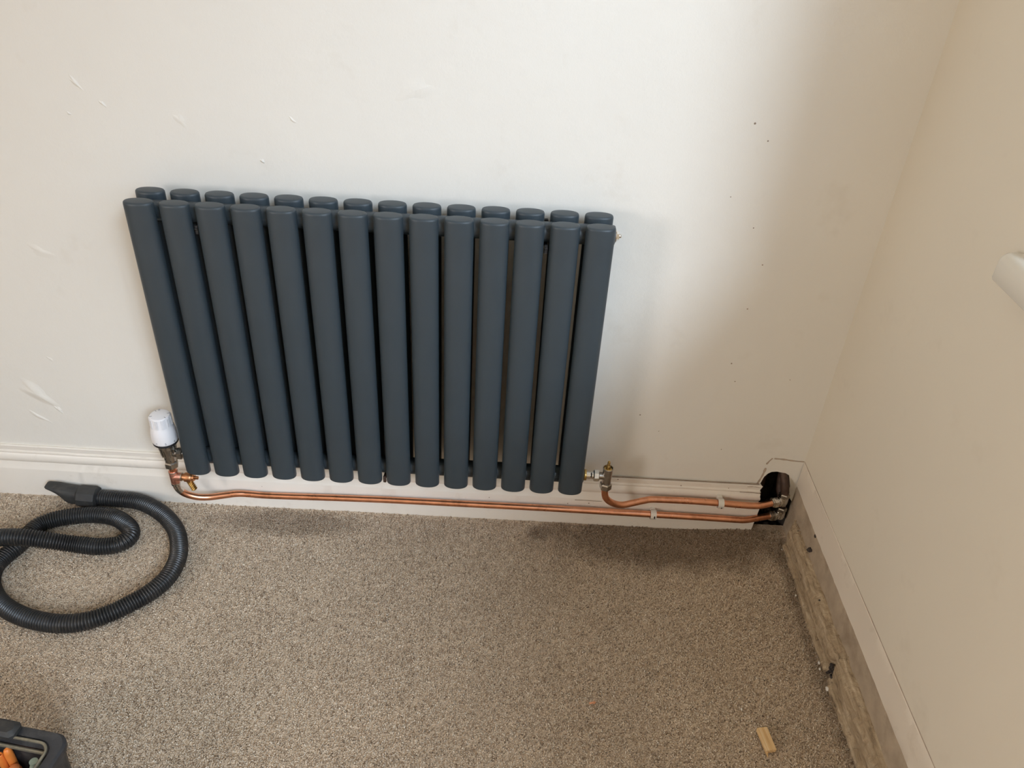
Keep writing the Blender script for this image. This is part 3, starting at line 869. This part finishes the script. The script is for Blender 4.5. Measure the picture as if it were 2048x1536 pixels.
# soldered tee on the lower pipe
def tee(mb):
    mb.lathe((-0.0681, -0.070, 0.106), (0.0, 0, 1), [(0.0086, 0), (0.0092, 0.001), (0.0092, 0.033), (0.0086, 0.034)], 20)
    mb.lathe((-0.0681, -0.071, 0.1245), (1, -0.05, 0.02), [(0.0088, 0), (0.0088, 0.0165), (0.0082, 0.0175)], 18)
part(pipe_low, 'tee_fitting', m_copper_pink, tee, label='pinkish soldered copper tee')
def solder(mb):
    mb.lathe((-0.0681, -0.070, 0.1355), (0, 0, 1), [(0.0076, 0), (0.0096, 0.0012), (0.0096, 0.0026), (0.0076, 0.0044)], 20)
    mb.lathe((-0.0684, -0.070, 0.099), (0, 0, 1), [(0.0075, 0), (0.0092, 0.003), (0.0096, 0.006), (0.0094, 0.009)], 20)
    mb.lathe((-0.0525, -0.0718, 0.1248), (1, -0.05, 0.02), [(0.0084, 0), (0.0096, 0.0012), (0.0092, 0.003), (0.0075, 0.004)], 18)
    mb.tube(smooth_path([(-0.0688, -0.0700, 0.1045), (-0.0680, -0.0692, 0.095), (-0.0668, -0.0682, 0.0870), (-0.0630, -0.0665, 0.0785)], 6), lambda i: 0.00745, 18)
part(pipe_low, 'solder', m_solder, solder, label='silver solder smears')

# drain cock on the tee
drain = empty('drain_cock', (-0.052, -0.0715, 0.118), 'small brass drain cock with ribbed hose tail under the left radiator tube', 'drain cock')
def dbody(mb):
    mb.lathe((-0.0500, -0.0718, 0.1248), (1, -0.05, 0.02), [(0.0072, 0), (0.0072, 0.005), (0.0100, 0.006), (0.0104, 0.018), (0.0090, 0.0205), (0.0072, 0.0225), (0.0072, 0.026)], 18)
part(drain, 'body', m_gunmetal, dbody)
part(drain, 'spindle', m_gunmetal, lambda mb: mb.box((-0.0205, -0.0732, 0.1255), (0.010, 0.0058, 0.0058), bev=0.0006), smooth=False, label='square drain spindle')
def tail(mb):
    base = Vector((-0.0370, -0.0740, 0.1200))
    prof = [(0.0062, 0.0), (0.0062, 0.006)]
    h = 0.006
    for k in range(5):
        prof += [(0.0050, h + 0.0004), (0.0066, h + 0.0026), (0.0060, h + 0.0036)]
        h += 0.0040
    prof += [(0.0048, h + 0.0005), (0.0036, h + 0.0012)]
    mb.lathe(base, (0.42, -0.15, -1.0), prof, 18)
part(drain, 'hose_tail', m_brass, tail, label='ribbed brass hose tail')

# clips on the pipes
def clip(x, y, z, label, open_top):
    root = empty('pipe_clip', (x, -0.018, z), label, 'pipe clip', 'white plastic pipe clips')
    def saddle(mb):
        w = 0.0125
        rows = []
        for s, ro in ((-w / 2, 0.0098), (-w / 2, 0.0112), (w / 2, 0.0112), (w / 2, 0.0098)):
            ring = []
            for i in range(19):
                a = math.radians(-125 + 250 * i / 18)
                ring.append((x + s, y - math.cos(a) * ro, z + math.sin(a) * ro))
            rows.append(ring)
        rows.append(rows[0])
        mb.grid(rows)
        for q in (0, 18):
            mb.add([r[q] for r in rows[:4]], [(0, 1, 2, 3) if q == 0 else (3, 2, 1, 0)])
    sd = part(root, 'saddle', m_clip, saddle, angle=50)
    def base(mb):
        d = abs(y) - 0.009
        yw = -0.0165 if z < 0.075 else -0.0135
        mb.box((x, (yw + y + 0.0085) / 2, z), (0.0115, abs(y + 0.0085 - yw), 0.017), bev=0.0008)
    part(root, 'base', m_clip, base)
    def slot(mb):
        a = math.radians(5 if open_top else -35)
        mb.lathe((x + 0.002, y - math.cos(a) * 0.0106, z + math.sin(a) * 0.0106), (0, -math.cos(a), math.sin(a)), [(0.0026, 0), (0.0026, 0.0010), (0.0018, 0.0011)], 10, 0, 0.6, 1.4)
    part(sd, 'screw_slot', m_dirt, slot, label='dark screw slot')
clip(0.9650, -0.032, 0.0513, 'white plastic clip on the lower copper pipe', True)
clip(1.1064, -0.032, 0.0955, 'white plastic clip on the upper copper pipe', False)

# compression elbows in the hole, old pipes rising behind them
def elbow(p, d, label):
    p, d = Vector(p), Vector(d).normalized()
    root = empty('compression_elbow', p, label, 'pipe elbow', 'compression elbows in the wall hole')
    part(root, 'inlet_nut', m_chrome, lambda mb: mb.lathe(p - d * 0.006, d, [(0.0088, 0), (0.0108, 0.001), (0.0108, 0.0025), (0.0100, 0.003), (0.0126, 0.0040), (0.0126, 0.0125), (0.0108, 0.0140)], 6, 0.4), angle=20)
    e = p + d * 0.022
    def body(mb):
        mb.lathe(p + d * 0.007, d, [(0.0096, 0), (0.0096, 0.003), (0.0112, 0.0035), (0.0112, 0.0075), (0.0098, 0.008), (0.0098, 0.010), (0.0108, 0.0105), (0.0108, 0.018)], 20)
        mb.lathe(e, (0, 0, 1), [(0.0070, -0.0105), (0.0100, -0.0085), (0.0112, -0.003), (0.0108, 0.010), (0.0100, 0.013)], 20)
    part(root, 'elbow_body', m_chrome, body, angle=30)
    part(root, 'outlet_nut', m_nickel, lambda mb: mb.lathe(e, (0, 0.0, 1), [(0.0104, 0.0115), (0.0120, 0.0125), (0.0120, 0.0205), (0.0100, 0.0225)], 6, 0.1), angle=20)
    return e
e1 = elbow((1.2330, -0.0140, 0.0500), (1, 0.32, 0.0), 'lower chrome compression elbow at the mouth of the wall hole')
e2 = elbow((1.2260, -0.0220, 0.0970), (1, 0.30, 0.03), 'upper chrome compression elbow at the mouth of the wall hole')
def old(name, pts, r, label):
    pth = smooth_path(pts, 8)
    mb = MB(pth[0])
    mb.tube(pth, r, 18)
    return tag(mb.build(name, m_oldpipe, angle=60), label, 'pipe', 'old pipes inside the wall')
old('old_pipe', [e2 + Vector((0, 0, 0.021)), e2 + Vector((-0.004, 0.006, 0.045)), (1.238, 0.018, 0.175), (1.236, 0.024, 0.26), (1.236, 0.028, 0.40)], 0.0085, 'brown old pipe rising inside the hole above the upper elbow')
old('old_pipe', [e1 + Vector((0, 0, 0.021)), e1 + Vector((0.0, 0.016, 0.036)), e1 + Vector((-0.004, 0.036, 0.060)), (1.252, 0.046, 0.20), (1.252, 0.050, 0.40)], 0.0085, 'dark old pipe at the back of the hole from the lower elbow')
old('old_pipe', [(1.213, 0.050, -0.09), (1.214, 0.050, 0.05), (1.214, 0.052, 0.2), (1.214, 0.054, 0.40)], 0.0100, 'thick dark old pipe at the left side inside the hole')

# ------------------------------------------------------------------ vacuum hose
hose_pts = [(-0.270, -0.0405, 0.021), (-0.225, -0.0400, 0.0190), (-0.178, -0.044, 0.019), (-0.134, -0.063, 0.019), (-0.096, -0.09, 0.019), (-0.062, -0.128, 0.019), (-0.041, -0.17, 0.019), (-0.031, -0.211, 0.019), (-0.034, -0.256, 0.019), (-0.052, -0.293, 0.019),
            (-0.076, -0.32, 0.019), (-0.108, -0.349, 0.019), (-0.15, -0.372, 0.019), (-0.199, -0.378, 0.019), (-0.254, -0.369, 0.019), (-0.3, -0.351, 0.019), (-0.337, -0.326, 0.019), (-0.368, -0.289, 0.019), (-0.381, -0.251, 0.019), (-0.376, -0.221, 0.019),
            (-0.366, -0.194, 0.019), (-0.361, -0.159, 0.019), (-0.352, -0.13, 0.019), (-0.329, -0.112, 0.019), (-0.292, -0.099, 0.019), (-0.25, -0.092, 0.019), (-0.204, -0.098, 0.019), (-0.166, -0.122, 0.019), (-0.152, -0.147, 0.019), (-0.164, -0.172, 0.019),
            (-0.201, -0.182, 0.019), (-0.249, -0.184, 0.024), (-0.297, -0.194, 0.042), (-0.344, -0.202, 0.056), (-0.385, -0.206, 0.056), (-0.43, -0.208, 0.050), (-0.50, -0.21, 0.030), (-0.60, -0.22, 0.019), (-0.75, -0.25, 0.019), (-0.95, -0.33, 0.019), (-1.15, -0.50, 0.019), (-1.30, -0.75, 0.019)]
hose = empty('vacuum_hose', (-0.225, -0.21, 0.0), 'coiled black ribbed vacuum hose lying on the carpet at left', 'vacuum hose')
raw = smooth_path(hose_pts, 30)
cum = [0.0]
for a, b_ in zip(raw, raw[1:]):
    cum.append(cum[-1] + (b_ - a).length)
STEP = 0.0052 / 6
ns = int(cum[-1] / STEP)
samp, j = [], 0
for i in range(ns):
    s = i * STEP
    while cum[j + 1] < s:
        j += 1
    t = (s - cum[j]) / max(1e-9, cum[j + 1] - cum[j])
    samp.append(raw[j].lerp(raw[j + 1], t))
RR = [0.0154, 0.0163, 0.0177, 0.0182, 0.0177, 0.0163]
part(hose, 'ribbed_tube', m_hose, lambda mb: mb.tube(samp, lambda i: RR[i % 6], 20), angle=80)
def cuff(mb):
    mb.lathe((-0.2655, -0.0430, 0.0245), (-1, -0.02, 0.06), [(0.0185, 0), (0.0235, 0.0012), (0.0246, 0.0045), (0.0246, 0.030), (0.0236, 0.0385), (0.0205, 0.0420), (0.0150, 0.0425)], 10, 0.31)
part(hose, 'cuff', m_nozzle, cuff, angle=30, label='dusty black cuff')
def nozzle(mb):
    secs = [(-0.298, 0.0185, 0.0080, 0.0450), (-0.308, 0.0185, 0.0070, 0.0460), (-0.318, 0.0185, 0.0060, 0.0475), (-0.327, 0.0182, 0.0070, 0.0490), (-0.333, 0.0180, 0.0120, 0.0500), (-0.338, 0.0172, 0.0205, 0.0505), (-0.343, 0.0165, 0.0285, 0.0512), (-0.350, 0.0155, 0.0360, 0.0520), (-0.360, 0.0140, 0.0430, 0.0533), (-0.370, 0.0122, 0.0475, 0.0545), (-0.373, 0.0100, 0.0495, 0.0540)]
    rows, n = [], 24
    for x, w, zl, zh in secs:
        zc, hz = (zl + zh) / 2, (zh - zl) / 2
        ring = []
        for i in range(n + 1):
            a = 2 * math.pi * (i % n) / n
            ca, sa = math.cos(a), math.sin(a)
            ring.append((x, -0.0405 + w * math.copysign(abs(ca) ** 0.75, ca), zc + hz * math.copysign(abs(sa) ** 0.75, sa)))
        rows.append(ring)
    mb.grid(rows)
    mb.add(rows[-1][:-1], [tuple(range(n))])
part(hose, 'nozzle', m_nozzle, nozzle, angle=50, label='slanted black suction nozzle')

# ------------------------------------------------------------------ tool tote, lower left corner
TZ = 0.160
tote_rot = math.radians(-8)
tote_c = Vector((0.0133, -0.6786, 0)) + Matrix.Rotation(tote_rot, 3, 'Z') @ Vector((-0.165, -0.125, 0))
def tl(x, y, z):
    """tote coordinates: x to the right, y to the wall, corner at (0.165, 0.125)"""
    return tote_c + Matrix.Rotation(tote_rot, 3, 'Z') @ Vector((x, y, z))
def rrect(hx, hy, r, n=5):
    o = []
    for cx, cy, a0 in ((hx - r, hy - r, 0), (-hx + r, hy - r, 90), (-hx + r, -hy + r, 180), (hx - r, -hy + r, 270)):
        for i in range(n + 1):
            a = math.radians(a0 + 90 * i / n)
            o.append((cx + r * math.cos(a), cy + r * math.sin(a)))
    return o
tote = empty('tool_tote', tl(0.05, 0, 0), 'open black plastic tool tote in the lower left corner', 'tool tote')
def shell(mb):
    lv = [(0.150, 0.110, 0.0), (0.1535, 0.1135, 0.004), (0.1615, 0.1215, TZ - 0.020), (0.1635, 0.1235, TZ - 0.016), (0.165, 0.125, TZ - 0.012), (0.165, 0.125, TZ - 0.004), (0.162, 0.122, TZ), (0.150, 0.110, TZ), (0.147, 0.107, TZ - 0.004), (0.146, 0.106, TZ - 0.03), (0.138, 0.098, 0.008)]
    rows = []
    for hx, hy, z in lv:
        r = [tl(x + 0.05, y, z) for x, y in rrect(hx - 0.05, hy, 0.022)]
        rows.append(r + [r[0]])
    mb.grid(rows)
    mb.add(rows[0][:-1], [tuple(reversed(range(len(rows[0]) - 1)))])
    mb.add(rows[-1][:-1], [tuple(range(len(rows[0]) - 1))])
part(tote, 'tub', m_tote, shell, angle=30)
def rim_pad(mb):
    for x0, x1 in ((-0.035, 0.089),):
        mb.box(tl((x0 + x1) / 2, 0.112, TZ + 0.004), (x1 - x0, 0.026, 0.016), Matrix.Rotation(tote_rot, 3, 'Z'), 0.005)
part(tote, 'rim_pad', m_nozzle, rim_pad, label='worn grey pad on the rim')
def wire(mb):
    ring = [tl(x + 0.05, y, TZ + 0.001) for x, y in rrect(0.0955, 0.1045, 0.016, 6)]
    mb.tube(ring + [ring[0]], 0.0022, 8)
part(tote, 'wire_rim', m_wire, wire, label='dull steel wire inside the rim')
part(tote, 'inner_ledge', m_wire, lambda mb: mb.tube([tl(-0.030, 0.1020, TZ - 0.022), tl(0.132, 0.1020, TZ - 0.022)], 0.0030, 8), label='pale strip below the rim')

def handle(name, base, d, r, L, mat, label, hollow=False):
    base, d = Vector(base), Vector(d).normalized()
    root = empty(name, base, label, 'tool', 'orange handled tools in the tote')
    def grip(mb):
        prof = [(r * 0.75, 0), (r * 0.95, 0.004), (r, 0.012), (r * 0.92, L * 0.5), (r, L - 0.016), (r * 0.97, L - 0.006)]
        prof += [(r * 0.85, L - 0.001), (r * 0.60, L), (r * 0.52, L - 0.001), (r * 0.50, L - 0.012)] if hollow else [(r * 0.80, L - 0.001), (r * 0.4, L + 0.0015)]
        mb.lathe(base, d, prof, 18)
    part(root, 'grip', mat, grip)
    if hollow:
        part(root, 'bore', m_dirt, lambda mb: mb.lathe(base, d, [(r * 0.49, L - 0.014), (r * 0.49, L - 0.011)], 14), label='dark hole in the end of the handle')
    part(root, 'shaft', m_nickel, lambda mb: mb.lathe(base, -d, [(0.004, -0.002), (0.004, 0.05), (0.0035, 0.052)], 10))
handle('orange_handled_tool', tl(0.0720, 0.0965, 0.060), (0.01, 0.01, 1), 0.0062, 0.076, m_orange, 'bright orange oval tool handle in the tote, nearest the corner')
handle('orange_handled_tool', tl(0.0585, 0.0930, 0.058), (0.02, 0.0, 1), 0.0058, 0.068, m_orange, 'orange tool handle with a round hole at the frame edge', True)
handle('orange_handled_tool', tl(0.0830, 0.0845, 0.055), (0.02, 0.02, 1), 0.0095, 0.056, m_orange_d, 'dull orange tool handle low in the tote')
gb = MB(tl(0.118, 0.088, 0.010))
gb.lathe(tl(0.118, 0.088, 0.010), (0.0, 0.03, 1), [(0.009, 0), (0.0095, 0.004), (0.0095, 0.100), (0.0080, 0.109), (0.006, 0.112), (0.006, 0.120)], 16)
tag(gb.build('plastic_bottle', m_green), 'pale green plastic piece standing inside the tool tote', 'bottle')

# ------------------------------------------------------------------ bits on the carpet
off = empty('wood_offcut', (1.1092, -0.5335, 0.001), 'small pale pine offcut lying on the carpet', 'wood offcut')
R3 = Matrix.Rotation(math.radians(-80.5), 3, 'Z') @ Matrix.Rotation(math.radians(1.5), 3, 'Y')
ob = MB((0, 0, 0))
ob.box((0, 0, 0), (0.0425, 0.0185, 0.0095), None, 0.0007)
blk = ob.build('block', m_pine, off, smooth=False)
blk.rotation_euler = R3.to_euler()
blk.location = (0, 0, 0.0058)
sb = MB((0, 0, 0))
sb.add([(0.020, -0.0093, -0.004), (0.020, -0.0093, 0.001), (0.020, -0.0045, -0.004), (0.020, -0.0050, 0.000), (0.0305, -0.0082, -0.0035)], [(0, 1, 3, 2), (0, 4, 1), (1, 4, 3), (3, 4, 2), (2, 4, 0)])
spl = sb.build('splinter', m_pine, off, smooth=False)
spl.rotation_euler = R3.to_euler()
spl.location = (0, 0, 0.0058)

m_crumb = generic('plaster_crumb', (0.74, 0.70, 0.62), 0.9, 0, 0.1, 200, 0.4, 400)
m_crumb_o = generic('orange_shaving', (0.75, 0.36, 0.20), 0.8, 0, 0.1, 200, 0.2, 400)
crumbs = [((1.2540, -0.0719), 0.0030, 'white plaster crumb on the carpet nearest the wall hole'), ((1.2510, -0.1995), 0.0026, 'white plaster crumb beside the ledge, second from the wall hole'),
          ((1.2525, -0.3640), 0.0036, 'larger of the two white crumbs just before the gap in the ledge'), ((1.2495, -0.3780), 0.0028, 'smaller of the two white crumbs just before the gap in the ledge'),
          ((1.2500, -0.4221), 0.0044, 'elongated white plaster crumb just past the gap in the ledge'), ((1.0805, -0.4731), 0.0026, 'lone white crumb on the carpet above the wood offcut'),
          ((1.1615, -0.1800), 0.0018, 'tiny white crumb on the dark carpet in front of the hole'), ((0.7971, -0.3674), 0.0018, 'tiny pale crumb in the middle of the carpet'),
          ((0.9424, -0.4770), 0.0016, 'tiny pale crumb between the orange shaving and wood offcut')]
for i, ((x, y), s, lab) in enumerate(crumbs):
    mb = MB((x, y, 0.0))
    mb.lathe((x, y, 0.0), (0.3 * math.sin(i * 2.1), 0.3 * math.cos(i * 1.3), 1), [(s * 0.55, -0.0005), (s * 1.0, s * 0.45), (s * 0.85, s * 1.1), (s * 0.3, s * 1.5)], 6, i * 0.7, 1.3 if i == 4 else 1.0, 0.75)
    tag(mb.build('plaster_crumb', m_crumb, smooth=False), lab, 'crumb', 'plaster crumbs on the carpet')
mb = MB((0.810, -0.4756, 0.0))
mb.box((0.8072, -0.4760, 0.0016), (0.0058, 0.0030, 0.0014), Matrix.Rotation(0.3, 3, 'Z'))
mb.box((0.8130, -0.4748, 0.0022), (0.0056, 0.0044, 0.0016), Matrix.Rotation(0.9, 3, 'Z') @ Matrix.Rotation(0.3, 3, 'Y'))
tag(mb.build('shaving', m_crumb_o, smooth=False), 'tiny pinkish orange shaving in the middle of the carpet', 'shaving')
